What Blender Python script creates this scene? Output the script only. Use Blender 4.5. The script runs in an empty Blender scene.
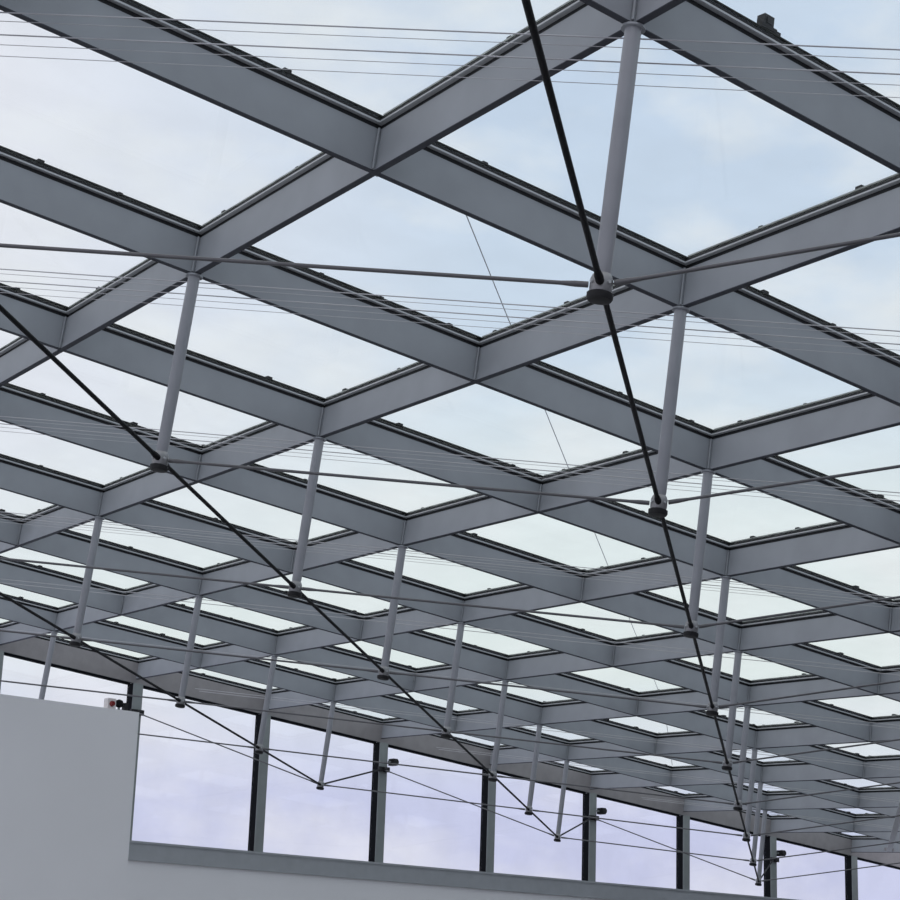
import bpy, math, random
from mathutils import Vector, Matrix
random.seed(7)
sc = bpy.context.scene
COL = sc.collection

# ------------------------------------------------------------------ geometry of the place
S = 2.2                                     # metres per lattice unit
A, B = 0.7071068, 0.78988989                # half diagonals of a roof diamond (lattice units)
DH, DL = 0.14763*S, 0.72375*S               # beam depth, post length (m)
RC = Matrix(((0.97604511, 0.16907611, 0.13692777),
             (0.08260689, 0.29423734, -0.95215571),
             (-0.20127605, 0.9406581, 0.27322206)))
CC = Vector((0.52418735, -3.62289512, -2.12050938))
FPX = 2004.22
up = Vector((-0.10159092, -0.02382297, 1.0)).normalized()       # gravity seen from the tilted roof
u_dir = Vector((A, B, 0.0))
hx = (u_dir - up*u_dir.dot(up)).normalized()                    # horizontal along the window wall
hy = up.cross(hx)
Q = Matrix((hx, hy, up))                                        # roof frame -> world
EYE = Vector((0, 0, 1.6))

def W(p):                                   # lattice-frame point -> world metres
    return Q @ ((Vector(p) - CC)*S) + EYE
def node(i, j, z=0.0):                      # z in lattice units
    return Vector(((i-j)*A, (i+j)*B, z))
def px(p):                                  # lattice-frame point -> photo position (only used to count what is in view)
    c = RC @ (Vector(p) - CC)
    if c.z < 0.05: return (-9999, -9999)
    return (450+FPX*c.x/c.z, 450+FPX*c.y/c.z)
def inview(pts, m=0):
    for p in pts:
        x, y = px(p)
        if -m < x < 900+m and -m < y < 900+m: return True
    return False

# ------------------------------------------------------------------ materials
def mat(name, col, rough=0.5, metal=0.0, var=0.06, scale=6.0, spec=0.5, bump=0.0):
    m = bpy.data.materials.new(name); m.use_nodes = True
    nt = m.node_tree; b = nt.nodes['Principled BSDF']
    b.inputs['Roughness'].default_value = rough
    b.inputs['Metallic'].default_value = metal
    b.inputs['Specular IOR Level'].default_value = spec
    tc = nt.nodes.new('ShaderNodeTexCoord')
    nz = nt.nodes.new('ShaderNodeTexNoise'); nz.inputs['Scale'].default_value = scale
    nz.inputs['Detail'].default_value = 5
    nt.links.new(tc.outputs['Object'], nz.inputs['Vector'])
    r = nt.nodes.new('ShaderNodeValToRGB')
    r.color_ramp.elements[0].position = 0.3; r.color_ramp.elements[1].position = 0.7
    r.color_ramp.elements[0].color = (*[c*(1-var) for c in col], 1)
    r.color_ramp.elements[1].color = (*[min(1, c*(1+var)) for c in col], 1)
    nt.links.new(nz.outputs['Fac'], r.inputs['Fac'])
    nt.links.new(r.outputs['Color'], b.inputs['Base Color'])
    if bump:
        bp = nt.nodes.new('ShaderNodeBump'); bp.inputs['Strength'].default_value = bump
        nt.links.new(nz.outputs['Fac'], bp.inputs['Height']); nt.links.new(bp.outputs['Normal'], b.inputs['Normal'])
    return m
def glass(name, tint, refl=0.05):
    m = bpy.data.materials.new(name); m.use_nodes = True
    nt = m.node_tree; nt.nodes.clear()
    o = nt.nodes.new('ShaderNodeOutputMaterial')
    t = nt.nodes.new('ShaderNodeBsdfTransparent'); g = nt.nodes.new('ShaderNodeBsdfGlossy')
    g.inputs['Roughness'].default_value = 0.03
    tc = nt.nodes.new('ShaderNodeTexCoord')
    nz = nt.nodes.new('ShaderNodeTexNoise'); nz.inputs['Scale'].default_value = 1.3; nz.inputs['Detail'].default_value = 6
    nt.links.new(tc.outputs['Object'], nz.inputs['Vector'])
    r = nt.nodes.new('ShaderNodeValToRGB')
    r.color_ramp.elements[0].position = 0.35; r.color_ramp.elements[1].position = 0.65
    r.color_ramp.elements[0].color = (*[c*0.97 for c in tint], 1); r.color_ramp.elements[1].color = (*tint, 1)
    nt.links.new(nz.outputs['Fac'], r.inputs['Fac']); nt.links.new(r.outputs['Color'], t.inputs['Color'])
    mx = nt.nodes.new('ShaderNodeMixShader'); mx.inputs[0].default_value = refl
    nt.links.new(t.outputs[0], mx.inputs[1]); nt.links.new(g.outputs[0], mx.inputs[2])
    nt.links.new(mx.outputs[0], o.inputs['Surface'])
    return m

M = dict(
    steel=mat('grey_painted_steel', (0.335, 0.355, 0.385), 0.55, var=0.06, scale=3, spec=0.35),
    joint=mat('grey_welded_joint', (0.31, 0.33, 0.355), 0.6, var=0.05),
    soffit=mat('dark_underside_shade', (0.07, 0.075, 0.09), 0.7, spec=0.2),
    cap_dark=mat('dark_glazing_cap', (0.03, 0.032, 0.03), 0.8, var=0.4, scale=9, spec=0.2),
    rail=mat('pale_glazing_rail', (0.50, 0.52, 0.54), 0.45, var=0.05),
    cap=mat('weathered_glazing_cap', (0.34, 0.36, 0.34), 0.7, var=0.4, scale=9),
    gasket_and_rail_shade=mat('black_gasket_and_rail_shade', (0.012, 0.013, 0.016), 0.7),
    post=mat('light_grey_post_paint', (0.31, 0.32, 0.35), 0.4, var=0.06, scale=5),
    dark=mat('dark_cast_steel', (0.02, 0.02, 0.022), 0.55, spec=0.3),
    collar=mat('grey_cast_collar', (0.30, 0.30, 0.31), 0.4, 0.5),
    black=mat('black_rod_coating', (0.008, 0.008, 0.010), 0.6, spec=0.15),
    stainless=mat('stainless_rod', (0.14, 0.14, 0.15), 0.35, 0.6),
    wire=mat('stainless_wire', (0.50, 0.50, 0.52), 0.35, 0.6),
    eaves=mat('brownish_grey_eaves_paint', (0.30, 0.285, 0.29), 0.55, var=0.08),
    mull=mat('greenish_grey_mullion_paint', (0.26, 0.285, 0.285), 0.5, var=0.06),
    mullside=mat('dark_mullion_glazing_channel', (0.010, 0.011, 0.013), 0.9, spec=0.05),
    wall=mat('smooth_grey_plaster', (0.86, 0.855, 0.875), 0.8, var=0.02, scale=0.6),
    sill=mat('grey_metal_sill', (0.385, 0.405, 0.43), 0.5, var=0.05),
    wall2=mat('grey_sky_blocker_wall', (0.30, 0.30, 0.32), 0.8, var=0.04, scale=0.6),
    floor=mat('pale_concrete_floor', (0.34, 0.34, 0.345), 0.8, var=0.08, scale=0.8),
    white=mat('white_plastic', (0.78, 0.74, 0.73), 0.4),
    red=mat('dark_red_lens', (0.22, 0.008, 0.008), 0.25),
    glass=glass('clear_roof_glass', (0.95, 0.975, 0.975), 0.045),
    wglass=glass('clear_window_glass', (0.95, 0.955, 0.985), 0.04),
)

# ------------------------------------------------------------------ mesh helpers
class MB:
    def __init__(s): s.v = []; s.f = []; s.sm = []
    def add(s, vs, fs, smooth=False):
        n = len(s.v); s.v += [Vector(v) for v in vs]
        for f in fs: s.f.append([k+n for k in f]); s.sm.append(smooth)
    def box(s, lo, hi, m=None):
        (x0, y0, z0), (x1, y1, z1) = lo, hi
        vs = [Vector(v) for v in ((x0,y0,z0),(x1,y0,z0),(x1,y1,z0),(x0,y1,z0),(x0,y0,z1),(x1,y0,z1),(x1,y1,z1),(x0,y1,z1))]
        if m: vs = [m @ v for v in vs]
        s.add(vs, [(3,2,1,0),(4,5,6,7),(0,1,5,4),(1,2,6,5),(2,3,7,6),(3,0,4,7)])
    def tube(s, p0, p1, r0, r1=None, n=14):
        p0, p1 = Vector(p0), Vector(p1); r1 = r0 if r1 is None else r1
        d = (p1-p0).normalized(); a = d.orthogonal().normalized(); b = d.cross(a)
        ring = lambda p, r: [p + a*(r*math.cos(2*math.pi*k/n)) + b*(r*math.sin(2*math.pi*k/n)) for k in range(n)]
        s.add(ring(p0, r0)+ring(p1, r1), [(k, (k+1) % n, n+(k+1) % n, n+k) for k in range(n)], True)
        s.add(ring(p0, r0), [list(range(n))[::-1]]); s.add(ring(p1, r1), [list(range(n))])
    def lathe(s, prof, n=20, o=(0, 0, 0)):
        o = Vector(o); vs = []
        for r, z in prof: vs += [o+Vector((r*math.cos(2*math.pi*k/n), r*math.sin(2*math.pi*k/n), z)) for k in range(n)]
        fs = [(q*n+k, q*n+(k+1) % n, (q+1)*n+(k+1) % n, (q+1)*n+k) for q in range(len(prof)-1) for k in range(n)]
        s.add(vs, fs, True)
        s.f.append([len(s.v)-len(vs)+k for k in range(n)][::-1]); s.sm.append(False)
        s.f.append([len(s.v)-n+k for k in range(n)]); s.sm.append(False)
    def build(s, name, material, parent=None):
        me = bpy.data.meshes.new(name); me.from_pydata([tuple(v) for v in s.v], [], s.f)
        me.polygons.foreach_set('use_smooth', s.sm); me.materials.append(material)
        try: me.set_sharp_from_angle(angle=math.radians(40))
        except Exception: pass
        o = bpy.data.objects.new(name, me); COL.objects.link(o)
        if parent: o.parent = parent
        return o
def thing(name, label, cat, loc, rot=None, group=None):
    o = bpy.data.objects.new(name, None); COL.objects.link(o)
    o.empty_display_size = 0.1
    o.location = loc
    if rot is not None: o.rotation_euler = rot.to_euler()
    o['label'] = label; o['category'] = cat
    if group: o['group'] = group
    return o
def tag(o, label, cat, group=None):
    o['label'] = label; o['category'] = cat
    if group: o['group'] = group
    return o
def structure(o): o['kind'] = 'structure'; return o
def copy_thing(root, loc, rot=None):
    r = root.copy(); COL.objects.link(r); r.location = loc
    if rot is not None: r.rotation_euler = rot.to_euler()
    for ch in list(root.children):
        c = ch.copy(); COL.objects.link(c); c.parent = r
        for g in list(ch.children):
            e = g.copy(); COL.objects.link(e); e.parent = c
    return r
ORD = ['nearest', 'second nearest', 'third nearest', 'fourth nearest', 'fifth nearest', 'sixth nearest', 'seventh nearest',
       'eighth nearest', 'ninth nearest', 'tenth nearest', 'eleventh nearest', 'twelfth nearest', 'thirteenth nearest', 'fourteenth nearest', 'fifteenth nearest']

# ------------------------------------------------------------------ roof lattice extents
JE = 9                                      # the eaves line above the windows
def ok_node(i, j): return -2 <= j <= JE and j-i >= -2 and j-i <= 9 and i >= -4
nodes = [(i, j) for j in range(-2, JE+1) for i in range(-4, 13) if ok_node(i, j)]

HALFW = 0.019                               # half thickness of a beam web
def beam(i0, j0, i1, j1, along_u, label, group, eaves=False):
    p0, p1 = node(i0, j0)*S, node(i1, j1)*S
    d = (p1-p0).normalized(); L = (p1-p0).length
    nrm = Vector((-d.y, d.x, 0))
    rot = Matrix((d, nrm, Vector((0, 0, 1)))).transposed()       # local -> roof frame (yaw)
    base = W(node(i0, j0, -DH/S))
    root = thing('eaves_girder' if eaves else 'roof_girder', label, 'girder', base, Q @ rot, group)
    n = (i1-i0) if along_u else (j1-j0)
    seg = L/n
    e0, e1 = 0.0, L
    web, rail, gas, cap, clip, strip = MB(), MB(), MB(), MB(), MB(), MB()
    depth = 0.07 if eaves else 0.0
    hw = 0.045 if eaves else HALFW
    for k in range(n):                       # cross beams are cut between the through beams
        if along_u:
            if k: continue
            a, b = -0.03, L+0.03
        else:
            a, b = k*seg+HALFW*1.02+0.002, (k+1)*seg-HALFW*1.02-0.002
        web.box((a, -hw, -depth+0.005), (b, hw, DH-0.080))
        strip.box((a, -hw-0.001, -depth), (b, hw+0.001, -depth+0.005))  # added dark strip: the girder's shaded underside put in as colour
        gas.box((a, -0.012, DH-0.080), (b, 0.012, DH-0.052))  # black neck painting in the rail's shadow; the real gaskets sit above the rail
        g = 0 if along_u else 0.03
        rail.box((a+g, -0.042, DH-0.052), (b-g, 0.042, DH-0.042))
        gas.box((a+g, -0.038, DH-0.042), (b-g, 0.038, DH-0.0265))
        gas.box((a+g, -0.006, DH-0.0265), (b-g, 0.006, DH-0.0095))
        cap.box((a+g, -0.030, DH-0.0095), (b-g, 0.030, DH+0.001))
    q = random.uniform(0.1, 0.4)
    while q < L-0.1:                         # clips along the glazing cap
        s_ = random.uniform(0.0, 0.02)
        clip.box((q, -0.028, DH+0.001), (q+0.03+s_, 0.028, DH+0.008+s_*0.6))
        q += random.uniform(0.5, 1.5)
    web.build('web', M['eaves'] if eaves else M['steel'], root)
    strip.build('underside_shade_strip', M['soffit'], root)
    rail.build('glazing_rail', M['rail'], root)
    gas.build('gasket_and_rail_shade', M['gasket_and_rail_shade'], root)
    cap.build('glazing_cap', M['cap_dark' if along_u else 'cap'], root)
    clip.build('cap_clips', M['dark'], root)
    if along_u and not eaves:                # welded joint bars at every crossing
        for k in range(n+1):
            m = MB(); c = k*seg
            for sg in (-1, 1):                # a fillet bar in each acute corner of the crossing
                for rr, tt in ((0.036, 0.010), (0.052, 0.007)):
                    m.lathe([(tt, 0.006), (tt, DH-0.081)], 10, (c+sg*rr*0.745, sg*rr*0.667, 0))
            m.build('joint_bars', M['joint'], root)
    return root

j_lines = []
for j in range(-2, JE+1):
    ii = [i for i in range(-4, 13) if ok_node(i, j)]
    j_lines.append((j, ii[0], ii[-1]))
def seen(i0, j0, i1, j1):
    return inview([node(i0+(i1-i0)*t/60, j0+(j1-j0)*t/60, -0.1) for t in range(61)])
cnt = 0
for j, i0, i1 in j_lines:
    if i1 <= i0: continue
    vis = seen(i0, j, i1, j)
    if j == JE:
        beam(i0, j, i1, j, True, 'brownish grey eaves girder running along the top of the window row', None, True); continue
    if vis:
        lab = 'grey roof girder falling to the right, %s of those parallel to the windows' % ORD[cnt]; cnt += 1
    else: lab = 'grey roof girder falling to the right, beyond the top edge of the view'
    beam(i0, j, i1, j, True, lab, 'roof girders parallel to the windows')
cnt = 0
for i in range(12, -5, -1):
    jj = [j for j in range(-2, JE+1) if ok_node(i, j)]
    if len(jj) < 2: continue
    vis = seen(i, jj[0], i, jj[-1])
    if vis: cnt += 1
tot = cnt; cnt = 0
for i in range(-4, 13):
    jj = [j for j in range(-2, JE+1) if ok_node(i, j)]
    if len(jj) < 2: continue
    if seen(i, jj[0], i, jj[-1]):
        lab = 'grey roof girder rising to the right, %s of those running towards the windows' % ORD[cnt]; cnt += 1
    else: lab = 'grey roof girder rising to the right, outside the view'
    beam(i, jj[0], i, jj[-1], False, lab, 'roof girders running towards the windows')

# black clamp standing on a cap at the top right
def roof_rot(d):
    n_ = Vector((-d.y, d.x, 0)); return Q @ Matrix((d, n_, Vector((0, 0, 1)))).transposed()
ud = u_dir.normalized()
t = thing('clamp_block', 'small black clamp block standing up on the glazing edge at the top right', 'clamp', W(node(0, 0) + u_dir*0.345 + Vector((0, 0, 0.005/S))), roof_rot(ud))
m = MB(); m.box((-0.05, -0.03, 0), (0.05, 0.03, 0.02)); m.build('foot', M['dark'], t)
m = MB(); m.box((-0.035, -0.025, 0.02), (0.03, 0.025, 0.075)); m.box((-0.02, -0.03, 0.03), (0.015, 0.03, 0.06)); m.build('jaw', M['dark'], t)

# ------------------------------------------------------------------ glass panes
DCOL = {-1: 'right of the right post line', 0: 'over the right post line', 1: 'between the right and middle post lines',
        2: 'over the middle post line', 3: 'between the middle and left post lines', 4: 'over the left post line',
        5: 'in the first row left of all posts', 6: 'in the second row left of all posts', 7: 'in the third row left of all posts', 8: 'in the fourth row left of all posts'}
panes = {}
pv = 0.03
for d in range(-1, 9):
    lst = []
    for i in range(-4, 13):
        j = i+d
        cs = [(i, j), (i+1, j), (i+1, j+1), (i, j+1)]
        if all(ok_node(*c) for c in cs): lst.append((i, j))
    k = 0
    for i, j in lst:
        c = node(i+.5, j+.5)
        poly = []
        for t1 in range(9):
            for t2 in range(9): poly.append(node(i+.1+.8*t1/8, j+.1+.8*t2/8))
        if not inview(poly, 40): continue
        m = MB(); g = 0.012
        f = 1 - 2*g
        us, vs_ = Vector((A, B, 0))*S*f*.5, Vector((-A, B, 0))*S*f*.5
        q = [-us-vs_, us-vs_, us+vs_, vs_-us]
        m.add([p+Vector((0, 0, z)) for z in (-0.026, -0.010) for p in q], [(3,2,1,0),(4,5,6,7),(0,1,5,4),(1,2,6,5),(2,3,7,6),(3,0,4,7)])
        if 'pane' not in panes: panes['pane'] = m.build('skylight_pane', M['glass']); o = panes['pane']
        else: o = panes['pane'].copy(); COL.objects.link(o)
        o.location = W(c); o.rotation_euler = Q.to_euler()
        vis = inview(poly)
        tag(o, ('clear roof pane %s, %s of that row' % (DCOL[d], ORD[min(k, 14)])) if vis else ('clear roof pane %s, outside the view' % DCOL[d]), 'glass pane', 'diamond glass panes of the roof')
        if vis: k += 1

# ------------------------------------------------------------------ hanging posts
def make_post():
    root = thing('hanging_post', '', 'post', (0, 0, 0))
    L = DL-DH                                # local: z=0 at the beam soffit, down to -L
    m = MB()
    m.lathe([(0.030, -L+0.05), (0.037, -L+0.10), (0.039, -L*0.5), (0.038, -0.03), (0.038, -0.004)], 20); m.build('tube', M['post'], root)
    m = MB(); m.lathe([(0.056, -0.014), (0.056, -0.0035)], 20); m.build('head_plate', M['steel'], root)
    c = MB(); c.lathe([(0.046, -L-0.005), (0.050, -L+0.010), (0.050, -L+0.055), (0.042, -L+0.075), (0.038, -L+0.080)], 24); cl = c.build('collar', M['collar'], root)
    for k in range(4):
        a = math.pi/2*k+math.pi/4
        b = MB(); p = Vector((0.049*math.cos(a), 0.049*math.sin(a), -L+0.034))
        b.tube(p, p+Vector((0.010*math.cos(a), 0.010*math.sin(a), 0)), 0.008, n=8); b.build('bolt', M['rail'], cl)
    m = MB(); m.lathe([(0.030, -L-0.045), (0.052, -L-0.040), (0.058, -L-0.030), (0.058, -L-0.010), (0.048, -L-0.005)], 24); m.build('foot_ring', M['dark'], root)
    return root
LINE = {0: 'right line of posts', 2: 'middle line of posts', 4: 'left line of posts', 6: 'far left line of posts'}
proto = None
posts = []
for d in (0, 2, 4, 6):
    k = 0
    for i in range(-3, 9):
        j = i+d
        if j > 8 or not ok_node(i, j): continue
        near = inview([node(i, j, -DH/S-(DL-DH)/S*t/8) for t in range(9)])
        if not near and not inview([node(i, j, -DL/S)], 260): continue
        if proto is None: proto = make_post(); o = proto
        else: o = copy_thing(proto, (0, 0, 0))
        o.location = W(node(i, j, -DH/S)); o.rotation_euler = Q.to_euler()
        o['label'] = ('grey tubular post hanging from the roof, %s of the %s' % (ORD[k], LINE[d])) if near else ('grey hanging post of the %s, outside the view' % LINE[d])
        if near: k += 1
        o['group'] = 'posts hanging from roof crossings'
        posts.append((i, j))
pset = set(posts)

# ------------------------------------------------------------------ rods
ANCH = DH/S+0.235                           # height of the rod clamps on the mullions below the roof plane
def rod(name, label, p, q, r, material, group, rc=0.052):
    root = thing(name, label, 'rod', W(p), Q, group)
    a, b = Vector((0, 0, 0)), (q-p)*S
    d = (b-a).normalized()
    m = MB(); m.tube(a+d*(rc+0.09), b-d*(rc+0.09), r, n=12); m.build('bar', material, root)
    for o, s_ in ((a, 1), (b, -1)):
        e = MB(); e.tube(o+d*s_*(rc+0.004), o+d*s_*(rc+0.06), r*1.45, r*1.45, 12); e.tube(o+d*s_*(rc+0.06), o+d*s_*(rc+0.12), r*1.45, r*1.05, 12)
        e.build('fork_end', material, root)
    return root
def rod_seen(p, q): return inview([p+(q-p)*t/24 for t in range(25)])
RZ = -(DL-0.03)/S
for d in (0, 2, 4, 6):
    pts = [node(i, i+d, RZ) for i in range(-3, 9) if (i, i+d) in pset]
    e = 8-d+1
    pts.append(node(e, 9, -ANCH) - hy*(0.19/S) - hx*(0.015/S))
    k = 0
    for p, q in zip(pts[:-1], pts[1:]):
        v = rod_seen(p, q)
        lab = ('black tension rod between post feet, %s span of the %s' % (ORD[k], LINE[d])) if v else ('black tension rod between post feet of the %s, outside the view' % LINE[d])
        if v: k += 1
        rod('tension_rod', lab, p, q, 0.0135, M['black'], 'black rods along the post lines')
kk = 0
for s in range(-2, 17, 2):
    pts, tags = [], []
    for d in (6, 4, 2, 0):
        i = (s-d)//2; j = i+d
        if (i, j) in pset: pts.append(node(i, j, RZ)); tags.append(d)
    if not pts: continue
    dd = [d for d in (0, 2, 4, 6) if (s+d)//2 == 8]
    if dd:
        i = (s-dd[0])//2-1
        pts.insert(0, node(i, 9, -ANCH) - hy*(0.19/S) - hx*(0.015/S)); tags.insert(0, 'w')
    if (s//2, s//2) in pset and s//2+1 <= 9:
        pts.append(node(s//2+1, s//2-1, -0.345)); tags.append(-2)
    if len(pts) < 2: continue
    anyv = False
    for p, q, a, b in zip(pts[:-1], pts[1:], tags[:-1], tags[1:]):
        nm = {6: 'far left', 4: 'left', 2: 'middle', 0: 'right'}
        if a == 'w': span = 'from window post to %s post line' % nm[b]
        elif b == -2: span = 'outwards from the right post line'
        else: span = 'from %s to %s post line' % (nm[a], nm[b])
        v = rod_seen(p, q); anyv |= v
        lab = ('grey cross rod %s, %s cross row' % (span, ORD[kk])) if v else ('grey cross rod %s, outside the view' % span)
        rod('cross_rod', lab, p, q, 0.0095, M['stainless'], 'cross rods between post feet')
    if anyv: kk += 1
# short edge hangers at the right roof edge that carry the cross rods (outside the frame)
hp = None
for s in range(0, 17, 2):
    i, j = s//2+1, s//2-1
    if hp is None:
        hp = thing('edge_hanger', '', 'hanger', (0, 0, 0)); m = MB(); m.lathe([(0.03, -0.345*S+DH-0.03), (0.036, -0.345*S+DH+0.04), (0.036, -0.004)], 14); m.build('tube', M['post'], hp)
        m = MB(); m.lathe([(0.052, -0.345*S+DH-0.045), (0.052, -0.345*S+DH-0.03)], 14); m.build('foot_ring', M['dark'], hp); o = hp
    else: o = copy_thing(hp, (0, 0, 0))
    o.location = W(node(i, j, -DH/S)); o.rotation_euler = Q.to_euler()
    o['label'] = 'short grey hanger under the right roof edge, holding the outer end of a cross rod'; o['group'] = 'hangers along the right roof edge'

# ------------------------------------------------------------------ thin wires under the beams
WOFF = [(0.035, 0.0036, 'thicker front'), (0.085, 0.0018, 'hair-thin second'), (0.165, 0.0036, 'thicker middle'), (0.225, 0.0018, 'hair-thin fourth'), (0.295, 0.0018, 'hair-thin hindmost')]
for s in range(0, 17, 2):
    for q, (off, r, nm) in enumerate(WOFF):
        if s >= 8 and q not in (0, 2): continue
        dmax = min(8.5, 18-s-0.6)
        p0, p1 = Vector((2.0*A, (s+off)*B, -DH/S-0.012)), Vector((-dmax*A, (s+off)*B, -DH/S-0.012))
        m = MB(); m.tube(Vector((0, 0, 0)), (p1-p0)*S, r, n=6)
        o = m.build('guide_wire', M['wire']); o.location = W(p0); o.rotation_euler = Q.to_euler()
        tag(o, '%s wire strung under the girders at the %s cross row of posts' % (nm, ['nearest', 'second', 'third', 'fourth', 'fifth', 'sixth', 'seventh', 'eighth', 'ninth'][s//2]), 'wire', 'thin wires under the roof girders')
ca, cb, cc_, cd = node(0, 1, 0.012), Vector((-0.75, 1.55, 0.30)), Vector((-0.73, 10.8, 0.30)), node(7, 8, 0.012)
t = thing('rooftop_cable', 'thin grey cable running above the roof glass, seen through the panes', 'cable', W(ca), Q)
m = MB()
for p_, q_ in ((ca, cb), (cb, cc_), (cc_, cd)): m.tube((p_-ca)*S, (q_-ca)*S, 0.0045, n=8)
m.build('cable', M['wire'], t)

# ------------------------------------------------------------------ window wall
D_SILL = 1.0123                              # below the beam soffit at node (4,9), along gravity
O4 = W(node(4, 9, -DH/S))
SZ = O4.z - D_SILL*S                         # sill height
Y0 = O4.y                                    # plane of the window wall (world y)
XL, XR = W(node(-1, 9)).x, W(node(13, 9)).x
mull_x = []
SOFF = 0.07
proto_m = None
for i in range(0, 13):
    n_ = W(node(i, 9, -DH/S)); x = n_.x; top = n_.z - SOFF - 0.010
    mull_x.append((i, x, top))
    vis = 3 <= i <= 10
    names = {3: 'first', 4: 'second', 5: 'third', 6: 'fourth', 7: 'fifth', 8: 'sixth', 9: 'seventh', 10: 'eighth'}
    lab = ('greenish grey steel window post between panes, %s from the left in view' % names[i]) if vis else 'greenish grey window post beside the row seen, outside the view'
    if i == 3: lab = 'greenish grey steel window post just showing over the right end of the tall wall'
    root = thing('window_mullion', lab, 'mullion', (x-0.015, Y0, SZ), None, 'posts of the window row')
    hgt = top-SZ
    m = MB(); m.box((-0.080, -0.125, 0.0), (0.083, -0.110, hgt)); m.box((-0.03, -0.110, 0), (0.03, 0.06, hgt)); m.box((0.065, -0.110, 0.0), (0.083, -0.06, hgt)); m.build('front_plate', M['mull'], root)
    m = MB(); m.box((-0.083, -0.109, 0.0), (-0.032, 0.06, hgt)); m.box((0.032, -0.06, 0.0), (0.081, 0.06, hgt)); m.build('glazing_channel', M['mullside'], root)
    if i % 2 == 1 and 3 <= i <= 9:           # clamp the rods end on
        zc = W(node(i, 9, -ANCH)).z-SZ
        m = MB(); m.box((-0.11, -0.165, zc-0.04), (0.11, -0.127, zc+0.04)); m.tube((-0.03, -0.19, zc), (0.03, -0.19, zc), 0.03, n=12); m.build('rod_clamp', M['dark'], root)
# panes of the window row
n = 1
for (i, x, top), (i2, x2, top2) in zip(mull_x[:-1], mull_x[1:]):
    m = MB()
    a, b = x+0.070, x2-0.100
    m.add([(a, Y0+0.01, SZ), (b, Y0+0.01, SZ), (b, Y0+0.01, top2-0.02), (a, Y0+0.01, top-0.02), (a, Y0+0.022, SZ), (b, Y0+0.022, SZ), (b, Y0+0.022, top2-0.02), (a, Y0+0.022, top-0.02)],
          [(0,1,2,3),(7,6,5,4),(0,4,5,1),(1,5,6,2),(2,6,7,3),(3,7,4,0)])
    o = m.build('window_%d' % n, M['wglass']); structure(o); n += 1
    # thin head rail under the eaves beam
    h = MB(); s_ = (top2-top)/(x2-x)
    def z_at(xx): return top+s_*(xx-x)
    vs = []
    for yy in (Y0-0.03, Y0+0.045):
        vs += [(a, yy, z_at(a)-0.022), (b, yy, z_at(b)-0.022), (b, yy, z_at(b)+0.005), (a, yy, z_at(a)+0.005)]
    h.add(vs, [(0,1,2,3),(7,6,5,4),(0,4,5,1),(1,5,6,2),(2,6,7,3),(3,7,4,0)])
    structure(h.build('trim_%d' % n, M['mullside']))
m = MB(); m.box((XL, Y0-0.20, SZ-0.27), (XR, Y0+0.10, SZ)); m.box((XL, Y0-0.215, SZ-0.02), (XR, Y0-0.195, SZ+0.012))
structure(m.build('trim_1', M['sill']))
m = MB(); m.box((XL, Y0-0.16, 0), (XR, Y0+0.10, SZ-0.27)); structure(m.build('wall_back', M['wall']))

# tall wall segment at the left, in front of the windows
def ray(x, y, yw):                            # where the sight line of a photo point meets the upright plane y = yw
    d = Q @ (RC.transposed() @ Vector(((x-450)/FPX, (y-450)/FPX, 1)))
    return EYE + d*((yw-EYE.y)/d.y)
YW = Y0 - 2.35*S
pt = ray(139.3, 712.3, YW); WX, WZ = pt.x, pt.z
m = MB(); m.box((WX-16, YW, 0), (WX, YW+0.2*S, WZ)); structure(m.build('wall_left', M['wall']))
m = MB(); fl = MB(); fl.box((-26, -14, -0.2), (34, Y0+0.1, 0)); structure(fl.build('floor', M['floor']))

# unseen wall added along the right roof edge to keep sky light off the girders
xa, xb = 1.50, 1.68
vs = []
for X in (xa, xb):
    for Y in (-4.2, W(node(0, 0)).y*0+15.2):
        q_ = W((X, Y, -0.02)); vs += [(q_.x, min(q_.y, Y0-0.25), q_.z), (q_.x, min(q_.y, Y0-0.25), 0)]
m = MB(); m.add(vs, [(0,2,3,1),(4,5,7,6),(0,1,5,4),(2,6,7,3),(0,4,6,2),(1,3,7,5)])
structure(m.build('wall_sky_blocker', M['wall2']))

# red lamp and dark camera at the top right end of the tall wall
p = ray(111, 706, YW+0.05)
t = thing('alarm_beacon', 'small white box with a red lamp on the tall wall near its right end', 'alarm light', (p.x, YW+0.08, WZ))
m = MB(); m.box((-0.055, -0.05, 0), (0.055, 0.05, 0.13)); m.build('housing', M['white'], t)
m = MB(); m.tube((0, -0.05, 0.065), (0, -0.085, 0.065), 0.036, 0.028, 16); m.build('lens', M['red'], t)
p = ray(120.5, 701, YW+0.05)
t = thing('wall_camera', 'small black round camera on a grey bracket at the tall wall corner', 'camera', (p.x, YW+0.08, WZ))
m = MB(); m.lathe([(0.012, 0.035), (0.045, 0.05), (0.056, 0.085), (0.045, 0.12), (0.012, 0.135)], 18); hd = m.build('head', M['black'], t)
m = MB(); m.tube((0.0, 0, 0.0), (0, 0, 0.045), 0.015, n=10); m.box((-0.02, -0.02, 0.0), (0.17, 0.02, 0.012)); m.build('bracket', M['mull'], t)
m = MB(); m.box((0.06, -0.035, 0.012), (0.11, 0.035, 0.10)); m.build('junction_box', M['dark'], t)

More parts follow.
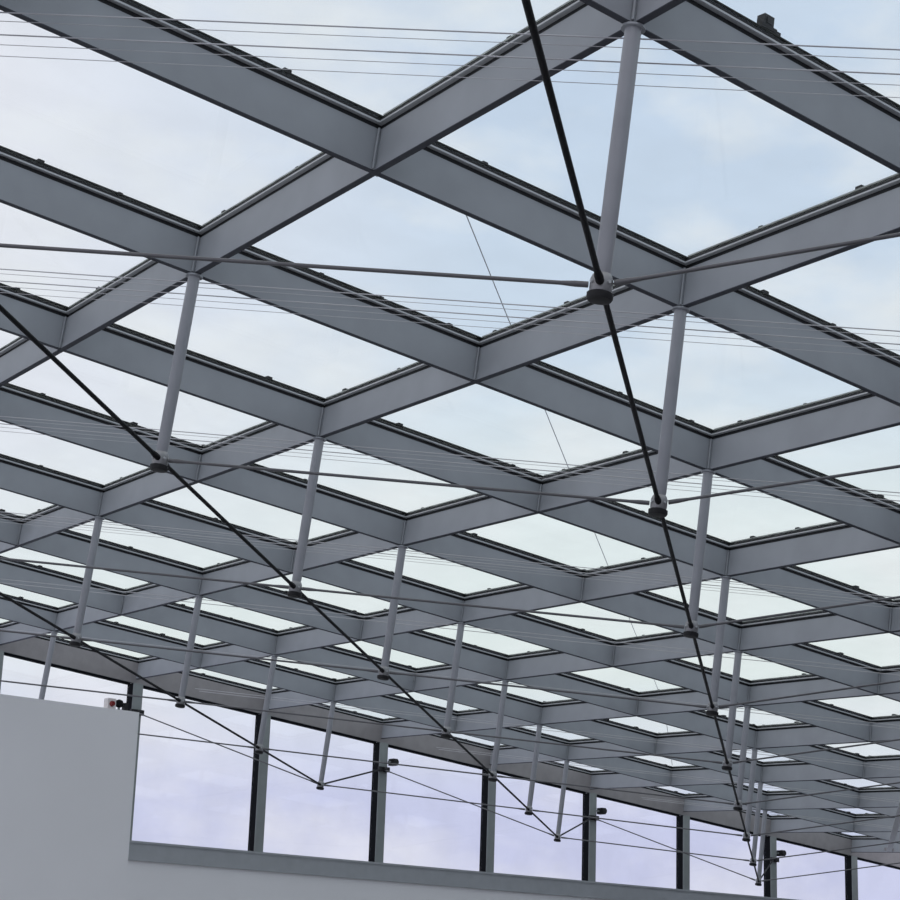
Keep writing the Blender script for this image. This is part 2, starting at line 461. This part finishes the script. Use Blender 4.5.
# small floodlights on three mullions
for i, nm in ((5, 'third'), (7, 'fifth'), (9, 'seventh')):
    x = mull_x[i][1]; z = mull_x[i][2]-0.30
    t = thing('spotlight', 'small dark spotlight beside the %s window post from the left' % nm, 'spotlight', (x+0.10, Y0-0.115, z), None, 'spotlights on window posts')
    m = MB(); m.box((-0.006, -0.02, -0.015), (0.05, 0.02, 0.015)); m.build('bracket', M['mull'], t)
    m = MB(); m.box((0.03, -0.09, -0.055), (0.12, 0.05, 0.055)); m.tube((0.075, -0.09, 0), (0.075, -0.115, 0), 0.042, 0.05, 14); m.build('housing', M['dark'], t)

# pale brace at the right end of the eaves
zb = -DH/S-0.03
def hit(x, y, z):
    r = RC.transposed() @ Vector(((x-450)/FPX, (y-450)/FPX, 1)); return CC + r*((z-CC.z)/r.z)
p0, p1 = hit(889, 851, zb), hit(900, 812, zb)
p1 = p0+(p1-p0)*1.6
t = thing('eaves_brace', 'pale flat brace slanting up from the eaves at the bottom right corner', 'brace', W(p0), Q)
m = MB(); d = (p1-p0)*S; m.box((-0.05, 0, -0.012), (0.05, d.length, 0.012), Matrix.Rotation(math.atan2(-d.x, d.y), 4, 'Z')); m.build('flat_bar', M['rail'], t)
m = MB(); m.box((-0.09, -0.05, 0.012), (0.09, 0.10, 0.05)); m.build('foot_plate', M['eaves'], t)

# ------------------------------------------------------------------ sky
w = bpy.data.worlds.new('overcast_sky'); sc.world = w; w.use_nodes = True
nt = w.node_tree; nt.nodes.clear()
N = nt.nodes.new; L_ = nt.links.new
out = N('ShaderNodeOutputWorld'); bg = N('ShaderNodeBackground'); bg.inputs['Strength'].default_value = 1.0
tc = N('ShaderNodeTexCoord'); sep = N('ShaderNodeSeparateXYZ'); L_(tc.outputs['Generated'], sep.inputs[0])
def ramp(stops):
    r = N('ShaderNodeValToRGB'); cr = r.color_ramp
    while len(cr.elements) < len(stops): cr.elements.new(0.5)
    for e, (p, c) in zip(cr.elements, stops): e.position = p; e.color = (*c, 1)
    return r
el = ramp([(0.0, (0.66, 0.68, 0.87)), (0.10, (0.69, 0.72, 0.91)), (0.165, (0.90, 0.95, 0.94)), (0.24, (0.90, 0.95, 0.97)), (0.32, (0.72, 0.81, 0.95)), (0.44, (0.66, 0.76, 0.93)), (0.65, (0.85, 0.90, 0.97)), (1.0, (1.0, 1.0, 1.0))])
L_(sep.outputs['Z'], el.inputs['Fac'])
# brighter lavender cloud bank over the left (world direction)
dt = N('ShaderNodeVectorMath'); dt.operation = 'DOT_PRODUCT'; L_(tc.outputs['Generated'], dt.inputs[0])
dt.inputs[1].default_value = tuple(Q @ RC[0])
bank = ramp([(0.30, (1, 1, 1)), (0.52, (0, 0, 0))]); hb = N('ShaderNodeMath'); hb.operation = 'MULTIPLY_ADD'; hb.inputs[1].default_value = 0.9; hb.inputs[2].default_value = 0.5
L_(dt.outputs['Value'], hb.inputs[0]); L_(hb.outputs[0], bank.inputs['Fac'])
b2 = N('ShaderNodeMath'); b2.operation = 'MULTIPLY'; b2.inputs[1].default_value = 1.0; L_(bank.outputs['Color'], b2.inputs[0])
hi = ramp([(0.17, (0, 0, 0)), (0.28, (1, 1, 1))]); L_(sep.outputs['Z'], hi.inputs['Fac'])
b3 = N('ShaderNodeMath'); b3.operation = 'MULTIPLY'; L_(b2.outputs[0], b3.inputs[0]); L_(hi.outputs['Color'], b3.inputs[1])
m1 = N('ShaderNodeMixRGB'); m1.inputs[2].default_value = (0.93, 0.92, 1.0, 1); L_(b3.outputs[0], m1.inputs[0]); L_(el.outputs['Color'], m1.inputs[1])
mp = N('ShaderNodeMapping'); mp.inputs['Scale'].default_value = (1, 1, 2.0); L_(tc.outputs['Generated'], mp.inputs[0])
nz = N('ShaderNodeTexNoise'); nz.inputs['Scale'].default_value = 9; nz.inputs['Detail'].default_value = 8; nz.inputs['Roughness'].default_value = 0.55
L_(mp.outputs[0], nz.inputs['Vector'])
cl = ramp([(0.45, (0, 0, 0)), (0.68, (1, 1, 1))]); L_(nz.outputs['Fac'], cl.inputs['Fac'])
mx = N('ShaderNodeMixRGB'); mx.inputs[2].default_value = (0.97, 0.97, 0.99, 1)
mul = N('ShaderNodeMath'); mul.operation = 'MULTIPLY'; mul.inputs[1].default_value = 0.75
L_(cl.outputs['Color'], mul.inputs[0]); L_(mul.outputs[0], mx.inputs[0]); L_(m1.outputs[0], mx.inputs[1])
L_(mx.outputs[0], bg.inputs['Color']); L_(bg.outputs[0], out.inputs['Surface'])

# ------------------------------------------------------------------ camera
cam = bpy.data.cameras.new('camera'); co = bpy.data.objects.new('camera', cam); COL.objects.link(co)
cam.sensor_width = 36; cam.sensor_fit = 'HORIZONTAL'; cam.lens = FPX/900*36; cam.clip_start = 0.05; cam.clip_end = 500
cx, cy, cz = Q @ RC[0], Q @ (-RC[1]), Q @ (-RC[2])
co.matrix_world = Matrix.Translation(EYE) @ Matrix((cx, cy, cz)).transposed().to_4x4()
sc.camera = co
vs = sc.view_settings; sc.display_settings.display_device = 'sRGB'
vs.view_transform = 'Standard'; vs.look = 'None'; vs.exposure = 0.0; vs.gamma = 1.0; vs.use_curve_mapping = False
sc.cycles.transparent_max_bounces = 32; sc.cycles.max_bounces = 8; sc.cycles.diffuse_bounces = 4
